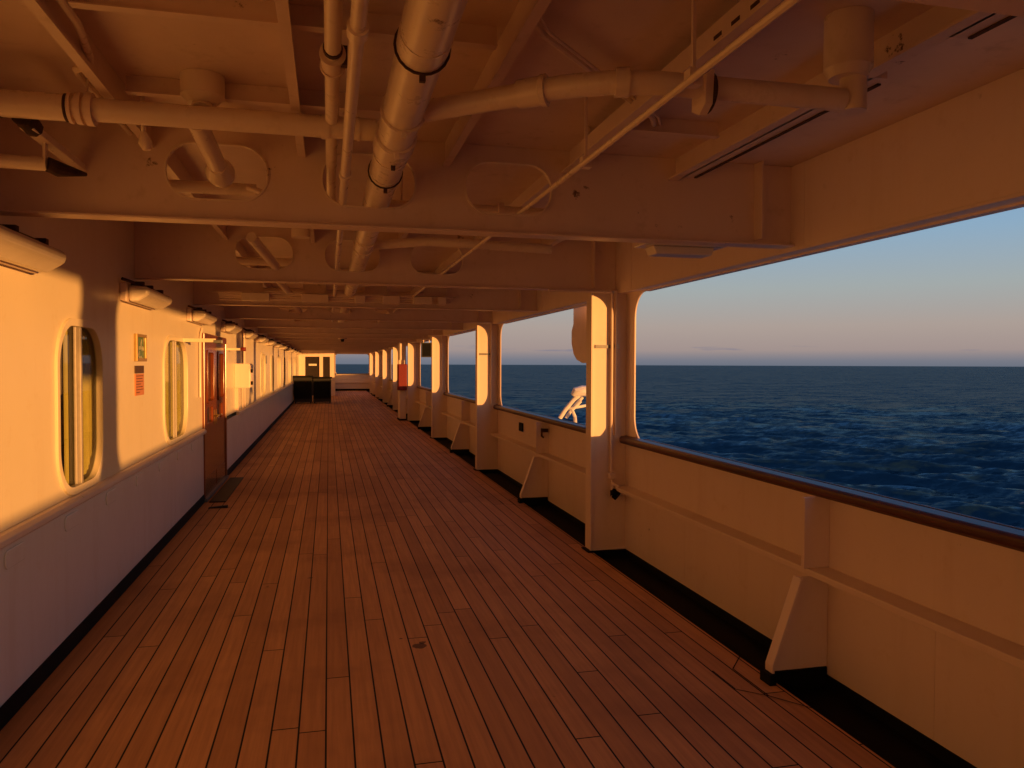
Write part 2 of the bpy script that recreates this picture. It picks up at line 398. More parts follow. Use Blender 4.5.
MB().box(XW-.08, XW+.05, DY0, DY1, 0, .04).build('threshold', 'grey', wall)
# white conduits running down the wall past the door
for y in (14.25, 14.6):
    MB().tube([(XW+.03, y, LEDGE+.05), (XW+.03, y, ZB)], .014, 8).build('conduit', 'side', wall)
MB().tube([(XW+.02, 9.72, H-.4), (XW+.02, 9.72, H+.22), (XW+.02, 9.8, H+.36), (XW+.02, 9.9, H+.42)], .012, 8).build('conduit', 'side', wall)

# doormat
tag(MB().box(XW+.08, XW+.27, 9.95, 12.0, .001, .016).build('doormat', 'dark'), 'dark doormat on the deck in front of the wooden double door', 'doormat')
tag(MB().prism([(XW+.12, .001), (XW+.34, .001), (XW+.34, .03), (XW+.13, .012)], 'y', 9.55, 9.6).build('door_wedge', 'dark'), 'small dark wedge lying on the deck just before the doormat', 'wedge')

# signs
sg = thing('framed_sign', 'small framed green evacuation plan on the wall above the orange notice', 'sign', (XW, 6.8, H+.04))
gm, nt, b = mat('green plan'); p = world_pos(nt)
vo = nt.nodes.new('ShaderNodeTexVoronoi'); vo.inputs['Scale'].default_value = 22; vo.distance = 'CHEBYCHEV'; nt.links.new(p, vo.inputs[0])
nt.links.new(ramp(nt, vo.outputs['Distance'], [(.25, (.55,.55,.32)), (.4, (.06,.14,.035)), (.7, (.12,.24,.07))]), b.inputs['Base Color']); b.inputs['Roughness'].default_value = .3
M['plan'] = gm; M['gilt'] = plain('gilt frame', (.45, .30, .10), .35, .3)
MB().plate(rect(6.63, 6.97, H+.015, H+.235), [rect(6.665, 6.935, H+.04, H+.21)], 'x', XW+.001, XW+.025).build('frame', 'gilt', sg, bevel=.003)
MB().box(XW+.001, XW+.012, 6.665, 6.935, H+.04, H+.21).build('plan_sheet', 'plan', sg)
M['notice'] = plain('orange notice', (.62, .25, .12), .5, 0, 40, .1); M['ink'] = plain('notice ink', (.10, .055, .04), .6)
nb = thing('notice', 'orange notice with dark heading under the framed green plan', 'notice', (XW, 6.8, H-.25))
MB().box(XW+.001, XW+.008, 6.64, 6.93, H-.26, H-.085).build('notice_sheet', 'notice', nb)
MB().box(XW+.001, XW+.009, 6.64, 6.93, H-.082, H-.02).build('heading', 'ink', nb)
ink = MB()
for k in range(7):
    z = H-.10-k*.022; ln = (.24, .21, .23, .16, .22, .24, .12)[k]
    ink.box(XW+.008, XW+.0088, 6.665, 6.665+ln, z-.006, z)
ink.build('printed_lines', 'ink', nb)
tag(MB().box(XW+.001, XW+.012, 19.75, 20.0, H+.0, H+.2).build('small_sign', 'grey', bevel=.003), 'small grey sign on the lit wall beyond the wooden double door', 'sign')

# bars standing out of the wall by the door
a1 = thing('wall_bracket', 'thin cream arm sticking out of the wall before the wooden door', 'arm', (XW, 8.72, H+.24), 'arms standing out from the wall')
MB().box(XW, XW+.33, 8.70, 8.735, H+.225, H+.265).build('arm_bar', 'wall', a1, bevel=.003)
MB().box(XW+.31, XW+.40, 8.695, 8.74, H+.215, H+.25).build('arm_tip', 'grey', a1, bevel=.004)
a2 = thing('wall_bracket', 'short cream arm with red tip sticking out beyond the wooden door', 'arm', (XW, 12.4, H+.24), 'arms standing out from the wall')
MB().box(XW, XW+.2, 12.385, 12.415, H+.20, H+.235).build('arm_bar', 'wall', a2, bevel=.003)
MB().tube([(XW+.2, 12.4, H+.22), (XW+.27, 12.4, H+.22)], .03, 10).build('arm_tip', 'red', a2)
cb = thing('wall_cabinet', 'cream metal cabinet with black latches on the wall beyond the wooden door', 'cabinet', (XW, 13.5, H-.4))
MB().box(XW, XW+.24, 13.3, 13.75, H-.40, H+.0).build('cabinet_box', 'side', cb, bevel=.008)
MB().box(XW+.24, XW+.256, 13.32, 13.73, H-.38, H-.02).build('cabinet_door', 'side', cb, bevel=.004)
for z in (-.32, -.12):
    MB().box(XW+.256, XW+.285, 13.31, 13.36, H+z-.03, H+z+.03).build('latch', 'black', cb, bevel=.003)
MB().box(XW+.0, XW+.05, 13.42, 13.47, LEDGE+.06, H-.4).build('pedestal', 'steel', cb)

# wall lamps
prof = [(XW, H+.465), (XW+.05, H+.455), (XW+.05, H+.60), (XW, H+.60)]
L0 = thing('wall_lamp', 'unlit bulkhead lamp at top of wall, nearest the viewer and cut by the left edge', 'wall lamp', (XW, 3.80, H+.45), 'bulkhead lamps along the top of the wall')
MB().prism(prof, 'y', 3.46, 4.44).build('back_box', 'steel', L0, bevel=.008)
MB().prism([(XW+.051, H+.458), (XW+.11, H+.462), (XW+.19, H+.51), (XW+.20, H+.555), (XW+.17, H+.575), (XW+.051, H+.585)], 'y', 3.50, 4.40).build('lens', 'lens', L0, bevel=.025)
w = MB().tube([(XW+.03, 3.42, H+.62), (XW+.09, 3.52, H+.60), (XW+.10, 4.3, H+.60), (XW+.03, 4.46, H+.62)], .012, 8)
w.build('cable', 'rust', L0)
for y in (3.6, 3.9, 4.28):
    MB().box(XW+.05, XW+.14, y-.02, y+.02, H+.576, H+.617).build('clamp', 'rust', L0)
ordn = ['second', 'third', 'fourth', 'fifth', 'sixth', 'seventh', 'eighth', 'ninth', 'tenth', 'eleventh', 'twelfth', 'thirteenth', 'fourteenth', 'fifteenth', 'sixteenth', 'seventeenth']
for k in range(1, 14):
    extra = {1: ', above the framed green plan', 2: ', beside the wooden door top'}.get(k, '')
    dup(L0, (XW, 3.80+2.75*k, H+.45), f'unlit bulkhead lamp, {ordn[k-1]} from the viewer along the wall top{extra}')

# ------------------------------------------------------------------ end bulkhead and doors, far bulwark
EB = 42.
eb = thing('end_bulkhead', 'lit cream cross wall with two dark doors at the far end', 'wall', (-.6, EB, 0))
MB().plate(rect(XW-.1, .35, 0, ZC), [rect(-1.2, -.47, .02, 2.08), rect(-.29, .07, .02, 2.08)], 'y', EB, EB+.12).build('wall_panel', 'side', eb)
for a, b in ((-1.2, -.47), (-.29, .07)):
    d = MB().box(a, b, EB+.05, EB+.1, .02, 2.08).build('door', 'darkdoor', eb)
    MB().tube([(b-.06, EB+.05, 1.0), (b-.06, EB, 1.0), (b-.15, EB, 1.0)], .012, 6).build('handle', 'brass', d)
    if b < 0: MB().box(a+.18, b-.14, EB+.035, EB+.05, 1.60, 1.70).build('door_plate', 'white', d)
MB().box(.23, .35, EB+.12, ENDY, 0, ZC).build('side_panel', 'wall', eb)
MB().box(.352, .40, EB+.3, EB+1, 1.1, 1.2).build('vent_box', 'side', eb)
fb = thing('end_bulwark', 'low transverse bulwark closing the far end of the deck', 'bulwark', (1.5, ENDY, 0))
MB().plate(rect(.35, XS, -.1, ZC), [rrect(.43, XS-.15, H-.62, H+.62, .15)], 'y', ENDY, ENDY+.02).build('plate', 'side', fb)
MB().box(.5, XS-.1, ENDY-.12, ENDY+.10, H-.655, H-.6).build('handrail', 'darkdoor', fb, bevel=.01)  # darker wood than the side rails, shade put into the colour
MB().box(.4, XS-.02, ENDY-.1, ENDY-.001, H-1.2, H-1.17).build('stringer', 'side', fb)
MB().box(.36, XS-.01, ENDY-.06, ENDY-.002, -.05, .12).build('kick_band', 'black', fb)
for (x, n, lab) in ((XW+.02, 1, 'black storage locker at the far end, against the left wall'), (-.675, 2, 'black storage locker at the far end, standing free beside the other locker')):
    t = thing('storage_locker', lab, 'locker', (x, 34.5, 0), 'black lockers at the far end of the deck')
    h = 1.18 if n == 1 else 1.13
    MB().box(x+.03, x+.78, 34.15, 35.05, .06, h-.06).build('body', 'dark', t, bevel=.01)
    MB().box(x, x+.82, 34.1, 35.1, h-.058, h).build('lid', 'black', t, bevel=.01)
    MB().box(x+.05, x+.76, 34.142, 34.15, .2, h-.2).build('front_panel', 'black', t)
    for xx in (x+.06, x+.7):
        MB().box(xx, xx+.06, 34.2, 34.26, 0, .06).build('leg', 'dark', t)

# ------------------------------------------------------------------ ship's side
side = thing('ship_side', 'long cream steel bulwark and header with open bays above the sea, right', 'bulwark', (XS, 0, 0))
HB, RT = H+.635, H-.648
ops = []
k = -2
pil = [YP0+SP*k for k in range(-3, 9) if YP0+SP*k < ENDY]
for i in range(len(pil)-1):
    ops.append((pil[i]+.02, pil[i+1]-.20))
ops.append((pil[-1]+.26, ENDY-.3)) if ENDY-.3-pil[-1] > 1 else None
oh = [rrect(a, b, RT-.03, HB, .22, 10) for a, b in ops]
MB().plate(rect(-10, ENDY+.02, -.12, ZC), oh, 'x', XS, XS+.012).build('side_plate', 'side', side)
for a, b in ops:
    # rounded wooden cap rail, running over the plate edge
    MB().prism([(XS-.085, RT-.05), (XS-.085, RT-.012), (XS-.07, RT), (XS-.002, RT+.008), (XS-.002, RT-.062), (XS-.07, RT-.062)], 'y', a+.02, b+.15).build('handrail', 'rail', side, bevel=.012)
    MB().prism([(XS-.001, RT-.029), (XS-.001, RT+.008), (XS+.018, RT+.004), (XS+.018, RT-.029)], 'y', a+.22, b-.22).build('handrail', 'rail', side)
    MB().box(XS+.019, XS+.028, a+.22, b-.22, RT-.05, RT+.006).build('rail_strip', 'grey', side, bevel=.004)
    # flat bar rim standing round the header edge
    MB().box(XS+.013, XS+.05, a+.22, b-.22, HB, HB+.014).build('rim', 'side', side)
# header foot flange and small bead
MB().box(XH, XS-.001, -8, ENDY, HB+.012, HB+.026).build('header_flange', 'side', side)
MB().box(XH, XH+.01, -8, ENDY, HB+.027, ZC-.001).build('header_plate', 'side', side)
ST = H-1.105
for i in range(len(pil)-1):
    MB().prism([(XS-.12, ST-.035), (XS-.12, ST+.0), (XS-.001, ST+.008), (XS-.001, ST-.022), (XS-.11, ST-.035)], 'y', pil[i]+.01, pil[i+1]-.01).build('stringer', 'side', side, bevel=.004)
    ym = (pil[i]+pil[i+1])/2-.21
    MB().prism([(XS-.15, ym-.006), (XS-.001, ym-.006), (XS-.001, ym+.006), (XS-.15, ym+.006)], 'z', ST+.009, RT-.063).box(XS-.16, XS-.15, ym-.014, ym+.014, ST+.009, RT-.064).build('bulwark_stiffener', 'side', side)
MB().box(XS-.006, XS-.001, -8, ENDY, -.05, .012).build('kick_band', 'black', side)

for k, y in enumerate([2.9, 5.4, 8.3, 11.3, 14.1, 17, 20, 23.6, 26.5]):
    MB().box(XS-.0025, XS-.001, y-.006, y+.006, .014, ST-.023).build('weld_seam', 'side', side)
    MB().box(XH-.0035, XH-.001, y+.9-.006, y+.9+.006, HB+.03, ZC-.002).build('weld_seam', 'side', side)

# stays
y0 = YP0-SP/2-.21
def stay_proto(y):
    t = thing('bulwark_stay', 'sloping cream bulwark stay nearest the viewer, lower right of the deck', 'stay', (XS, y, -.05), 'sloping stays bracing the bulwark')
    MB().prism([(2.305, .06), (XS-.007, .06), (XS-.007, ST-.036), (2.47, ST-.036), (2.445, ST-.11), (2.305, .10)], 'y', y-.006, y+.006).build('web', 'side', t)
    MB().prism([(2.29, .06), (2.305, .06), (2.305, .10), (2.445, ST-.11), (2.47, ST-.036), (2.455, ST-.034), (2.43, ST-.108), (2.29, .10)], 'y', y-.04, y+.03).build('flange', 'side', t, bevel=.003)
    MB().box(2.295, XS-.007, y-.012, y+.012, -.05, .059).box(2.27, 2.31, y-.05, y+.05, -.05, .058).build('foot', 'black', t, bevel=.004)
    return t
st0 = stay_proto(y0)
for k in range(-2, 8):
    if k == 0: continue
    lab = f'sloping cream bulwark stay, {ordn[k-1]} from the viewer on the right' if k > 0 else 'sloping cream bulwark stay outside the picture, behind the viewer' + (' and farther aft' if k < -1 else '')
    dup(st0, (XS, y0+SP*k, -.05), lab)

# pillars
def pillar(y):
    t = thing('pillar', 'cream steel pillar nearest the viewer, with conduit and black plug', 'pillar', (2.3, y, -.05), 'steel pillars along the open side')
    MB().box(2.31, 2.324, y-.0, y+.13, .012, ZB-.02).box(2.306, 2.328, y-.022, y+.0, .012, ZB-.02).build('inner_flange', 'side', t, bevel=.003)
    MB().box(2.324, XS-.001, y+.0, y+.012, .012, HB+.01).build('web', 'side', t)
    MB().box(2.329, XS-.001, y-.022, y-.001, .012, .022).build('base_bead', 'side', t)
    MB().box(2.331, XS-.007, y-.03, y+.02, -.05, .011).box(2.275, 2.36, y-.06, y+.14, .0005, .010).build('foot', 'black', t, bevel=.004)
    MB().box(XS-.12, XS-.108, y-.05, y-.0, RT+.01, ZB).build('outer_rib', 'side', t)
    s = MB().box(2.35, 2.52, y-.012, y-.002, H+.15, H+.18).build('strap', 'grey', t)
    MB().box(2.53, 2.57, y-.04, y-.012, H+.145, H+.19).build('strap_lug', 'white', t, bevel=.003)
    return t
p0 = pillar(YP0)
for i, y in enumerate(pil):
    k = i-3
    if k == 0: continue
    lab = f'cream steel pillar, {ordn[k-1]} from the viewer along the open right side' if k > 0 else ['cream steel pillar outside the picture, far behind the viewer', 'cream steel pillar outside the picture, behind the viewer', 'cream steel pillar outside the picture, just right of the viewer'][i]
    dup(p0, (2.3, y, -.05), lab, skip=() if k <= 1 else ('strap',))
cd = MB().tube([(2.50, YP0-.03, ZB-.03), (2.50, YP0-.03, H-1.02), (2.50, YP0-.06, H-1.08), (2.50, YP0-.06, H-1.14)], .012, 10)
cd.tube([(1.9, YP0-.03, ZB-.012), (2.49, YP0-.03, ZB-.012), (2.50, YP0-.03, ZB-.03)], .010, 8)
cd.build('conduit', 'side', p0)
MB().box(2.47, 2.53, YP0-.085, YP0-.023, H-1.03, H-.98).build('conduit_box', 'side', p0, bevel=.005)
MB().tube([(2.50, YP0-.06, H-1.08), (2.54, YP0-.10, H-1.09), (2.57, YP0-.10, H-1.16)], .014, 8).build('branch', 'side', p0)
MB().tube([(2.50, YP0-.06, H-1.13), (2.52, YP0-.07, H-1.165)], [.02, .045], 12).tube([(2.52, YP0-.07, H-1.165), (2.55, YP0-.08, H-1.19)], .045, 12).build('plug', 'black', p0)
# wide boxed column with red box, further along
t = thing('pipe_casing', 'tall boxed cream casing inboard of the far pillars, above red box', 'casing', (2.1, 24.6, -.05))
MB().box(2.08, 2.27, 23.3, 23.95, .051, ZB-.02).build('casing_body', 'side', t, bevel=.01)
MB().box(2.06, 2.285, 23.28, 23.97, .001, .05).build('base', 'black', t)
rb = thing('hose_box', 'bright red fire hose box hanging on the boxed casing far along the deck', 'hose box', (2.15, 23.1, .9))
MB().box(2.0, 2.27, 23.0, 23.295, H-.78, H+.0).build('box_body', 'red', rb, bevel=.015)
MB().box(2.02, 2.25, 22.98, 23.0, H-.76, H-.02).build('box_door', 'red', rb, bevel=.006)
for x in (2.04, 2.2): MB().box(x, x+.03, 23.2, 23.29, H+.001, H+.12).build('hanger', 'side', rb)
# hanging framed board in the opening
fm = thing('hanging_board', 'small dark framed board hanging in a far opening above the sea', 'board', (2.5, 19.9, H+.18))
MB().plate(rect(2.33, 2.60, H+.18, H+.56), [rect(2.36, 2.57, H+.21, H+.53)], 'y', 19.9, 19.94).build('frame', 'dark', fm)
MB().box(2.36, 2.57, 19.915, 19.93, H+.21, H+.53).build('board_face', 'black', fm)
MB().box(2.38, 2.40, 19.91, 19.93, H+.56, HB+.1).box(2.53, 2.55, 19.91, 19.93, H+.56, HB+.1).build('hanger', 'side', fm)

# fittings on the bulwark
v = thing('bulwark_socket', 'small black square socket on the bulwark inside, second bay', 'socket', (XS, 10.5, H-.88))
MB().box(XS-.02, XS-.001, 10.42, 10.62, H-.94, H-.82).build('cover', 'black', v, bevel=.004)
v = thing('bulwark_valve', 'dark hook fitting on the bulwark, over the second stay', 'fitting', (XS, 9.2, H-.85))
MB().box(XS-.1, XS-.02, 9.1, 9.2, H-.83, H-.79).tube([(XS-.09, 9.15, H-.79), (XS-.10, 9.12, H-.88), (XS-.07, 9.15, H-.9)], .012, 8).build('hook', 'rust', v)
MB().tube([(XS-.05, 9.3, H-.83), (XS-.08, 9.25, H-.93), (XS-.05, 9.2, H-.98)], .02, 8).build('loop', 'side', v)
MB().box(XS-.03, XS-.001, 7.9, 8.6, H-1.16, H-1.12)

# things outboard: hanging davit foot, white folded frame
dv = thing('davit_arm', 'dark curved davit arm hanging outside the first opening beyond the near pillar', 'davit', (2.95, 8.9, H+.1))
prof = [(8.3, 3.3), (9.04, 3.3), (9.03, H+.50), (9.10, H+.42), (9.10, H+.26), (9.02, H+.13), (8.9, H+.06), (8.7, H+.02), (8.3, H+.02)]
MB().prism(prof, 'x', 2.92, 2.96).build('arm', 'steel', dv, bevel=.01)
MB().box(XS+.02, 2.92, 8.5, 8.8, 2.6, 2.8).build('bracket', 'steel', dv)
dv2 = dup(dv, (2.95, .08, H+.1), 'dark curved davit arm outside the open side, beyond the right edge of the picture')
dv2.scale = (1, -.65, 1)
fx, fy = 3.05, 10.1
fw = thing('white_frame', 'white folded tubular frame with rounded top standing outside beyond the rail', 'frame', (fx+.3, fy, RT-.3))
def q(x, z, y=fy): return (x+.06, y, H+z)
MB().tube([q(3.02, -.74), q(3.10, -.62), q(3.22, -.48), q(3.30, -.42)], .03, 8).build('leg', 'white', fw)
MB().tube([q(3.14, -.74, fy+.1), q(3.24, -.60, fy+.1), q(3.38, -.45, fy+.1)], .025, 8).build('leg', 'white', fw)
MB().tube([q(3.24, -.72), q(3.20, -.62), q(3.32, -.50)], .025, 8).build('leg', 'white', fw)
MB().tube([q(3.12, -.61), q(3.42, -.56)], .02, 8).build('crossbar', 'white', fw)
MB().tube([q(3.20, -.42), q(3.24, -.38), q(3.34, -.36), q(3.6, -.37), q(3.7, -.45)], [.03, .065, .075, .07, .03], 10).build('pad', 'white', fw)
MB().box(3.0, 3.8, fy-.15, fy+.25, H-1.06, H-1.0).box(XS+.02, 3.8, fy-.0, fy+.1, H-1.12, H-1.061).build('shelf', 'side', fw)
MB().tube([q(3.02, -.74), q(2.99, -1.0)], .03, 8).build('foot', 'white', fw)
MB().tube([q(3.24, -.72), q(3.26, -1.0)], .025, 8).build('foot', 'white', fw)

# ------------------------------------------------------------------ ceiling beams
def beam(y):
    t = thing('ceiling_beam', 'nearest deep cream ceiling beam with three large oval holes', 'beam', (0, y, ZB), 'deep ceiling beams crossing the deck')
    hs = [rrect(cx-.235, cx+.235, H+.775, H+1.05, .13, 8) for cx in (-.515, .2, .915)]
    MB().plate(rect(XW+.001, XH-.001, ZB+.012, ZC-.001), hs, 'y', y-.006, y+.006).build('web', 'steel', t)
    for cx in (-.515, .2, .915):
        MB().plate(rrect(cx-.235, cx+.235, H+.775, H+1.05, .13, 8), [rrect(cx-.227, cx+.227, H+.783, H+1.042, .122, 8)], 'y', y-.016, y+.016).build('added_hole_rim', 'pipe', t)  # rims added to make the edges of the plain holes stand out
    MB().box(XW+.001, XH-.001, y-.055, y+.055, ZB, ZB+.012).build('flange', 'steel', t, bevel=.004)
    MB().box(2.33, 2.34, y-.09, y-.006, ZB+.03, ZC-.002).build('end_rib', 'steel', t)
    return t
BY0 = 3.93
b0 = beam(BY0)
for k in range(-4, 17):
    if k == 0: continue
    y = BY0+2.75*k
    if y > ENDY-.5: continue
    lab = f'deep cream ceiling beam, {ordn[k-1]} from the viewer' if 0 < k else 'deep cream ceiling beam outside the picture, ' + ['', 'overhead just behind the frame edge', 'second behind the viewer', 'third behind the viewer', 'fourth behind the viewer'][-k]
    dup(b0, (0, y, ZB), lab)
tag(MB().prism([(1.78, ZB-.05), (2.12, ZB-.05), (2.14, ZB-.004), (1.76, ZB-.004)], 'y', BY0+.08, BY0+.20).box(1.70, 2.2, BY0+.05, BY0+.22, ZB-.003, ZB+.01).build('ceiling_lamp', 'lens', bevel=.008), 'flat unlit lamp under the nearest ceiling beam, right side', 'lamp')

# ------------------------------------------------------------------ pipes under the ceiling
def clampring(b, x, y, z, r, ax='y', w=.02):
    d = {'y': (0, w/2, 0), 'x': (w/2, 0, 0), 'z': (0, 0, w/2)}[ax]
    b.tube([(x-d[0], y-d[1], z-d[2]), (x+d[0], y+d[1], z+d[2])], r, 20)
pz = H+.845
bp = thing('main_pipe', 'thickest cream pipe running lengthwise under the ceiling with banded joints', 'pipe', (.245, 3, pz))
MB().tube([(.245, -6, pz), (.245, 33, pz)], .068, 24).build('pipe_run', 'pipe', bp)
for yy, rr_, w_ in ((2.02, .0705, .10), (2.62, .074, .05), (2.95, .078, .16), (3.16, .072, .10), (3.42, .071, .05)):
    b = MB(); clampring(b, .245, yy, pz, rr_, 'y', w_); b.build('sleeve', 'pipe', bp)
for yy in (2.07, 2.60, 3.03, 2.86, 3.44, 5.2, 5.6, 8.1):
    b = MB(); clampring(b, .245, yy, pz, .077, 'y', .006); b.box(.237, .253, yy-.008, yy+.008, pz-.094, pz-.075)
    b.build('band_clamp', 'rust' if yy in (2.07, 3.44, 3.03) else 'pipe', bp)
for yy in (2.3, 4.9, 7.6): MB().box(.235, .255, yy-.02, yy+.02, pz+.06, ZC-.001).build('hanger', 'steel', bp)
tp = thing('thin_pipe', 'thin cream pipe running beside the thickest pipe, lower left of it', 'pipe', (.07, 3, H+.80))
MB().tube([(.07, -6, H+.80), (.07, 30, H+.80)], .019, 12).build('pipe_run', 'pipe', tp)
for yy in (1.9, 3.35, 4.6): 
    b = MB(); clampring(b, .07, yy, H+.80, .026, 'y', .05); b.build('coupling', 'pipe', tp)
    MB().box(.064, .076, yy+.1, yy+.12, H+.81, ZC-.001).build('hanger', 'steel', tp)
sp = thing('conduit_pipe', 'medium cream pipe with rough coupling, left of the thin lengthwise pipe', 'pipe', (.015, 3, H+.97))
MB().tube([(.015, -6, H+.97), (.015, 4.35, H+.97), (.015, 4.42, H+.94), (.015, 4.45, H+.88)], .026, 14).build('pipe_run', 'pipe', sp)
b = MB(); clampring(b, .015, 2.55, H+.97, .036, 'y', .10); clampring(b, .015, 2.50, H+.97, .041, 'y', .015); clampring(b, .015, 2.60, H+.97, .041, 'y', .015); b.build('coupling', 'steel', sp)
b = MB(); clampring(b, .015, 2.46, H+.97, .030, 'y', .02); b.box(.04, .06, 2.5, 2.53, H+.94, H+1.0); b.build('rusty_seam', 'rust', sp)
MB().box(.010, .020, 2.4, 2.42, H+.99, ZC-.001).build('hanger', 'steel', sp)
# transverse left pipe
cy, cz = 3.2, H+.95
cp = thing('cross_pipe', 'cream pipe crossing from the left wall to the thickest pipe with a flanged joint', 'pipe', (-.7, cy, cz))
MB().tube([(XW+.001, cy, cz), (-.95, cy, cz)], .049, 18).build('thick_length', 'pipe', cp)
MB().tube([(-.95, cy, cz), (.19, cy, cz)], .043, 18).build('pipe_run', 'pipe', cp)
b = MB(); clampring(b, -.90, cy, cz, .058, 'x', .02); clampring(b, -.865, cy, cz, .060, 'x', .025); clampring(b, -.93, cy, cz, .056, 'x', .012); b.build('joint', 'steel', cp)
b = MB(); clampring(b, -.945, cy, cz, .0515, 'x', .008); b.build('rusty_ring', 'rust', cp); b = MB(); clampring(b, -1.17, cy, cz, .0515, 'x', .008); b.build('rusty_ring', 'rust', cp)
b = MB(); clampring(b, -.01, cy, cz, .049, 'x', .03); b.build('collar', 'pipe', cp); b = MB(); clampring(b, .12, cy, cz, .047, 'x', .01); b.build('collar', 'pipe', cp)
MB().tube([(-.88, cy, cz+.05), (-.86, cy-.02, ZC-.001)], .004, 6).build('hanger', 'steel', cp)
MB().tube([(-.5, cy+.04, cz), (-.5, 3.86, H+.915)], .040, 16).tube([(-.5, 3.80, H+.915), (-.5, 3.90, H+.91)], [.042, .066], 18).tube([(-.5, 3.90, H+.91), (-.5, 3.945, H+.91)], .066, 18).build('branch_pipe', 'pipe', cp)
# drain pots
d1 = thing('drain_pot', 'cream drain pot hanging from the ceiling above the left cross pipe', 'drain', (-.5, cy+.05, H+1.03), 'drain pots under the ceiling')
MB().tube([(-.48, cy+.06, ZC-.001), (-.48, cy+.06, H+1.05)], .083, 20).tube([(-.48, cy+.06, H+1.05), (-.48, cy+.06, H+1.02)], [.083, .055], 20).build('pot', 'pipe', d1)
MB().tube([(-.48, cy+.06, H+1.02), (-.48, cy+.04, H+.99)], .04, 14).build('spout', 'pipe', d1)
# right branch
ry = 2.20
rp = thing('branch_pipe', 'cream pipe bending from the thickest pipe toward the right side drain', 'pipe', (1, ry, H+.86))
MB().tube([(.30, 2.62, H+.85), (.45, 2.53, H+.86), (.61, 2.42, H+.868), (.72, 2.33, H+.87), (.84, 2.26, H+.868), (.98, 2.22, H+.865), (1.62, 2.20, H+.86)], .036, 16).build('pipe_run', 'pipe', rp)
b = MB()
b.tube([(.60, 2.427, H+.868), (.66, 2.38, H+.869), (.661, 2.379, H+.869), (.675, 2.37, H+.869)], [.045, .045, .05, .05], 16); b.build('elbow_collar', 'pipe', rp); b = MB()
b.tube([(.86, 2.252, H+.868), (.90, 2.24, H+.867)], .044, 16); b.build('elbow_collar', 'pipe', rp)
b = MB(); clampring(b, 1.15, 2.212, H+.845, .062, 'x', .006); b.build('pipe_saddle', 'rust', rp)
MB().prism([(2.16, H+.90), (2.26, H+.90), (2.26, H+.80), (2.21, H+.775), (2.17, H+.80)], 'x', 1.12, 1.145).build('saddle_plate', 'steel', rp)
d2 = thing('drain_pot', 'cream drain pot near the open side, joined to the bent branch pipe', 'drain', (1.66, ry, H+.93), 'drain pots under the ceiling')
MB().tube([(1.64, ry, ZC-.001), (1.64, ry, H+.96)], .075, 20).tube([(1.64, ry, H+.96), (1.64, ry, H+.93)], [.075, .06], 20).build('pot', 'pipe', d2)
MB().tube([(1.66, ry, H+.93), (1.66, ry, H+.825)], .042, 16).build('spout', 'pipe', d2)
# conduit to the right (single straight rod)
rd = thing('sloping_conduit', 'thin straight cream conduit running lengthwise right of the bent pipe', 'conduit', (1, 3, H+.80))
MB().tube([(1.03, -6, H+.815), (.985, 3.95, H+.80), (.97, 12, H+.80)], .011, 8).build('rod', 'pipe', rd)
MB().tube([(1.06, -6, H+.83), (1.01, 3.3, H+.815)], .008, 8).build('cable', 'pipe', rd)
for yy in (2.05, 3.0): MB().box(1.0, 1.04, yy-.02, yy+.02, H+.80, H+.845).box(1.015, 1.025, yy-.006, yy+.006, H+.84, ZC-.001).build('clip', 'steel', rd)
ch = thing('cable_channel', 'perforated cream cable channel fixed high right of the thickest pipe', 'channel', (1.25, 2, H+1.0))
b = MB().box(1.20, 1.206, -2, 3.6, H+1.0, H+1.09).box(1.17, 1.206, -2, 3.6, H+.994, H+1.0); b.build('channel_run', 'steel', ch)
for i in range(5): MB().box(1.1985, 1.1995, 1.78+i*.11, 1.83+i*.11, H+1.035, H+1.048).build('slot', 'rust', ch)
MB().box(1.19, 1.22, -1.0, -.98, H+1.09, ZC-.001).box(1.2, 1.21, 3.5, 3.53, H+1.09, ZC-.001).build('hanger', 'steel', ch)
# diagonal cable on the ceiling
dc = MB().tube([(.60, 2.35, ZC-.02), (.68, 2.45, ZC-.05), (1.36, 3.12, ZC-.06), (1.5, 3.4, ZC-.02)], .012, 8).tube([(.62, 2.33, ZC-.02), (.70, 2.43, ZC-.055), (1.38, 3.10, ZC-.065), (1.52, 3.38, ZC-.02)], .006, 6)
tag(dc.build('diagonal_cable', 'pipe'), 'cream cable crossing the ceiling diagonally between two stiffeners', 'cable')
# gutter trunk beside stiffener at right with dark seam
gt = thing('cable_duct', 'flat cream cable trunk with a dark seam, nearest the open side', 'cable duct', (1.9, 2, H+1.05))
MB().box(1.85, 1.92, -4, 2.02, H+1.01, H+1.05).box(1.85, 1.92, 2.36, 3.86, H+1.01, H+1.05).build('trunk', 'ceil', gt, bevel=.004)
MB().box(1.91, 1.925, -4, 2.0, H+1.003, H+1.009).box(1.91, 1.925, 2.40, 3.82, H+1.003, H+1.009).build('seam', 'rust', gt)
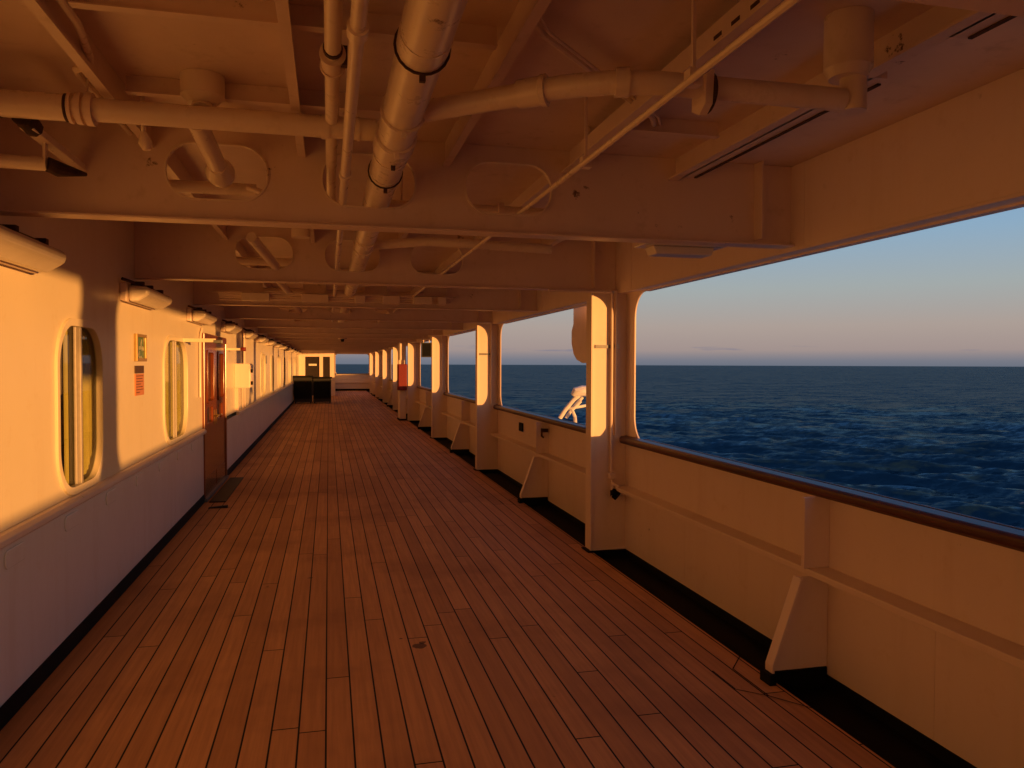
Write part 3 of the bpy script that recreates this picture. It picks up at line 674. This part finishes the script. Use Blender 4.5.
# left conduit with a jog, channel with rusty ends
jc = MB().tube([(-.74, 1.5, ZC-.06), (-.76, 2.68, ZC-.07), (-.80, 2.95, ZC-.07), (-.825, 3.05, ZC-.07), (-.885, 3.10, ZC-.07), (-.89, 3.16, ZC-.07), (-.885, 3.88, ZC-.07)], .013, 10)
tag(jc.build('jogged_conduit', 'pipe'), 'cream conduit with a step in it, high at the upper left', 'conduit')
lc = thing('rusty_channel', 'short cream channel with rusted ends near the left wall above', 'channel', (-1.1, 3.6, H+.9))
MB().box(-1.13, -1.08, 3.27, 3.91, H+.88, H+.91).build('channel_run', 'pipe', lc, bevel=.004)
MB().tube([(-1.105, 3.22, H+.915), (-1.105, 3.34, H+.905)], .036, 9).build('rusted_joint', 'rust', lc)
MB().tube([(-1.48, 3.45, H+.80), (-1.10, 3.47, H+.80)], .028, 12).build('stub_pipe', 'pipe', lc)
MB().tube([(-1.10, 3.47, H+.80), (-1.07, 3.50, H+.79), (-1.0, 3.62, H+.80)], [.030, .032, .008], 10).build('rusted_end', 'rust', lc)
MB().box(-1.11, -1.10, 3.45, 3.48, H+.82, H+.88).build('tie', 'pipe', lc)
sk = thing('sprinkler', 'small cream sprinkler bulb under the left cross pipe', 'sprinkler', (-.73, 3.42, H+.9))
MB().tube([(-.73, 3.4, ZC-.001), (-.73, 3.42, H+.93)], .009, 8).build('drop_pipe', 'pipe', sk)
MB().tube([(-.73, 3.42, H+.94), (-.725, 3.43, H+.90), (-.72, 3.43, H+.87)], [.012, .028, .015], 10).build('head', 'pipe', sk)
# fittings seen through the oval holes, between the first and second beams
tb = thing('short_cross_pipe', 'short cream pipe seen through the left oval hole of the nearest beam', 'pipe', (-.6, 4.2, H+.86))
MB().tube([(-.84, 4.2, H+.895), (-.36, 4.2, H+.895)], .032, 14).build('pipe_run', 'pipe', tb)
MB().tube([(-.40, 4.16, H+.90), (-.33, 4.12, H+.87), (-.26, 4.12, H+.845)], .014, 8).build('valve', 'steel', tb)
MB().tube([(-.82, 4.2, H+.86), (-.82, 4.2, ZC-.001)], .006, 6).build('hanger', 'steel', tb)
MB().tube([(-.7, 4.25, H+.80), (-.2, 4.25, H+.80)], .008, 8).build('cable', 'pipe', tb)
rr2 = thing('short_cross_pipe', 'short cream pipe seen through the right oval hole of the nearest beam', 'pipe', (.95, 4.3, H+.83))
MB().tube([(.3, 4.35, H+.885), (1.5, 4.35, H+.88)], .03, 14).build('pipe_run', 'pipe', rr2)
b = MB(); clampring(b, .96, 4.35, H+.883, .046, 'x', .03); b.build('coupling', 'steel', rr2)
MB().tube([(.4, 4.35, H+.82), (.4, 4.35, ZC-.001)], .006, 6).build('hanger', 'steel', rr2)
# pipes repeated in the farther bays
for k, lab in ((1, 'second'), (2, 'third'), (3, 'fourth')):
    y = BY0+2.75*k
    t = thing('bay_cross_pipe', f'cream cross pipe with stub in the {lab} ceiling bay', 'pipe', (-.3, y-.7, H+.9), 'cross pipes in the farther ceiling bays')
    MB().tube([(-.8, y+.3, H+.88), (-.3, y+.3, H+.88)], .035, 14).build('pipe_run', 'pipe', t)
    MB().tube([(-.55, y-.7, H+.93), (-.42, y-.05, H+.80)], .038, 14).build('branch', 'pipe', t)
    MB().tube([(.3, y-1.0, H+.86), (.7, y-1.15, H+.88), (1.6, y-1.2, H+.85)], .034, 14).build('side_branch', 'pipe', t)
    MB().tube([(-.2, y-.65, ZC-.001), (-.2, y-.65, H+.95)], .07, 16).build('pot', 'pipe', t)
# cable bundle with junction boxes crossing on third beam
cbn = thing('cable_bundle', 'rusty bundle of cables and junction boxes along the third ceiling beam', 'cables', (0, 9.2, H+.72), )
b = MB()
for i in range(5):
    pts = [(-1.2+j*.22, 9.30-.03*i+random.uniform(-.01,.01), H+.735+.016*i+random.uniform(-.008,.008)) for j in range(13)]
    b.tube(pts, .009, 6)
b.build('cables', 'steel', cbn)
for x, w_, m_ in ((-.95, .3, 'pipe'), (-.3, .3, 'steel'), (.3, .12, 'steel'), (.62, .2, 'steel'), (.98, .22, 'pipe'), (1.27, .1, 'steel')):
    MB().box(x, x+w_, 9.14, 9.24, H+.71, H+.80).build('junction_box', m_, cbn, bevel=.006)
MB().box(-1.3, 1.5, 9.18, 9.36, H+.81, H+.815).build('tray', 'steel', cbn)
for x in (-1.2, 1.4): MB().box(x, x+.02, 9.34, 9.36, H+.815, ZC-.001).build('hanger', 'steel', cbn)
sd = thing('smoke_detector', 'small dark detector under the ceiling beams far along the deck', 'detector', (.35, 20.8, ZB-.04))
MB().tube([(.35, 20.42, ZB-.001), (.35, 20.42, ZB-.03)], .11, 16).build('base', 'steel', sd)
MB().tube([(.35, 20.42, ZB-.03), (.35, 20.42, ZB-.10)], [.05, .03], 12).build('head', 'black', sd)

# ------------------------------------------------------------------ light
EL = 1.1
d = Vector((-.640, .768, 0)).normalized()*math.cos(R(EL)) + Vector((0, 0, -math.sin(R(EL))))
sun = bpy.data.lights.new('sun', 'SUN'); so = bpy.data.objects.new('sun', sun); C.objects.link(so)
sun.energy = 3.0; sun.angle = R(.8); sun.color = (1, .41, .09)
so.rotation_euler = d.to_track_quat('-Z', 'Y').to_euler()
wd = bpy.data.worlds.new('World'); S.world = wd; wd.use_nodes = True
nt = wd.node_tree; bg = nt.nodes['Background']
sky = nt.nodes.new('ShaderNodeTexSky'); sky.sky_type = 'NISHITA'; sky.sun_disc = False
sky.sun_elevation = R(EL); sky.sun_rotation = math.atan2(.640, -.768)
sky.altitude = 0; sky.air_density = 1.0; sky.dust_density = 1.0; sky.ozone_density = 2.0
nt.links.new(sky.outputs[0], bg.inputs[0]); bg.inputs[1].default_value = .12
# the half of the sky turned away from the sun: pink belt low down, blue above, thin slate haze on the horizon
gc = nt.nodes.new('ShaderNodeTexCoord'); sx = nt.nodes.new('ShaderNodeSeparateXYZ'); nt.links.new(gc.outputs['Generated'], sx.inputs[0])
el = math_(nt, 'MULTIPLY', math_(nt, 'ARCSINE', sx.outputs[2]), 2/math.pi)     # 0..1 for 0..90 degrees
def L(r, g, b): return tuple(((c/255+.055)/1.055)**2.4 for c in (r, g, b))
gr = ramp(nt, el, [(0, L(106,112,126)), (.005, L(120,121,132)), (.012, L(158,142,138)), (.03, L(168,154,146)), (.06, L(158,166,166)), (.10, L(136,166,190)), (.16, L(112,152,198)), (.3, L(80,124,180)), (1, L(56,94,156))])
# a few thin cloud bars low over the sea
cm = nt.nodes.new('ShaderNodeMapping'); cm.inputs['Scale'].default_value = (9, 9, 120); nt.links.new(gc.outputs['Generated'], cm.inputs[0])
cn = noise(nt, 1.0, 4, .5, cm.outputs[0])
band = ramp(nt, el, [(.008, (0,0,0)), (.011, (1,1,1)), (.014, (1,1,1)), (.018, (0,0,0))])
gr = mixc(nt, math_(nt, 'MULTIPLY', ramp(nt, cn, [(.59, (0,0,0)), (.67, (.8,.8,.8))]), band), gr, L(128,124,138))
bg2 = nt.nodes.new('ShaderNodeBackground'); nt.links.new(gr, bg2.inputs[0]); bg2.inputs[1].default_value = .53
dt = nt.nodes.new('ShaderNodeVectorMath'); dt.operation = 'DOT_PRODUCT'; nt.links.new(gc.outputs['Generated'], dt.inputs[0]); dt.inputs[1].default_value = (.663, -.749, 0)
mr = nt.nodes.new('ShaderNodeMapRange'); mr.interpolation_type = 'SMOOTHSTEP'; mr.inputs[1].default_value = .1; mr.inputs[2].default_value = .8; nt.links.new(dt.outputs['Value'], mr.inputs[0])
ms = nt.nodes.new('ShaderNodeMixShader'); nt.links.new(mr.outputs[0], ms.inputs[0]); nt.links.new(bg2.outputs[0], ms.inputs[1]); nt.links.new(bg.outputs[0], ms.inputs[2])
nt.links.new(ms.outputs[0], nt.nodes['World Output'].inputs[0])

# ------------------------------------------------------------------ camera
cam = bpy.data.cameras.new('camera'); co = bpy.data.objects.new('camera', cam); C.objects.link(co)
cam.sensor_width = 36; cam.lens = 36*770/1024; cam.clip_end = 60000; cam.clip_start = .05
co.location = (0, 0, H)
Mx = Matrix.Rotation(R(-13.4), 4, 'Z') @ Matrix.Rotation(R(90-1.45), 4, 'X') @ Matrix.Rotation(R(.2), 4, 'Z')
co.rotation_euler = Mx.to_euler()
S.camera = co
S.view_settings.view_transform = 'Standard'; S.view_settings.look = 'None'
S.view_settings.exposure = 1.0; S.view_settings.gamma = 1
S.cycles.max_bounces = 12; S.cycles.diffuse_bounces = 8
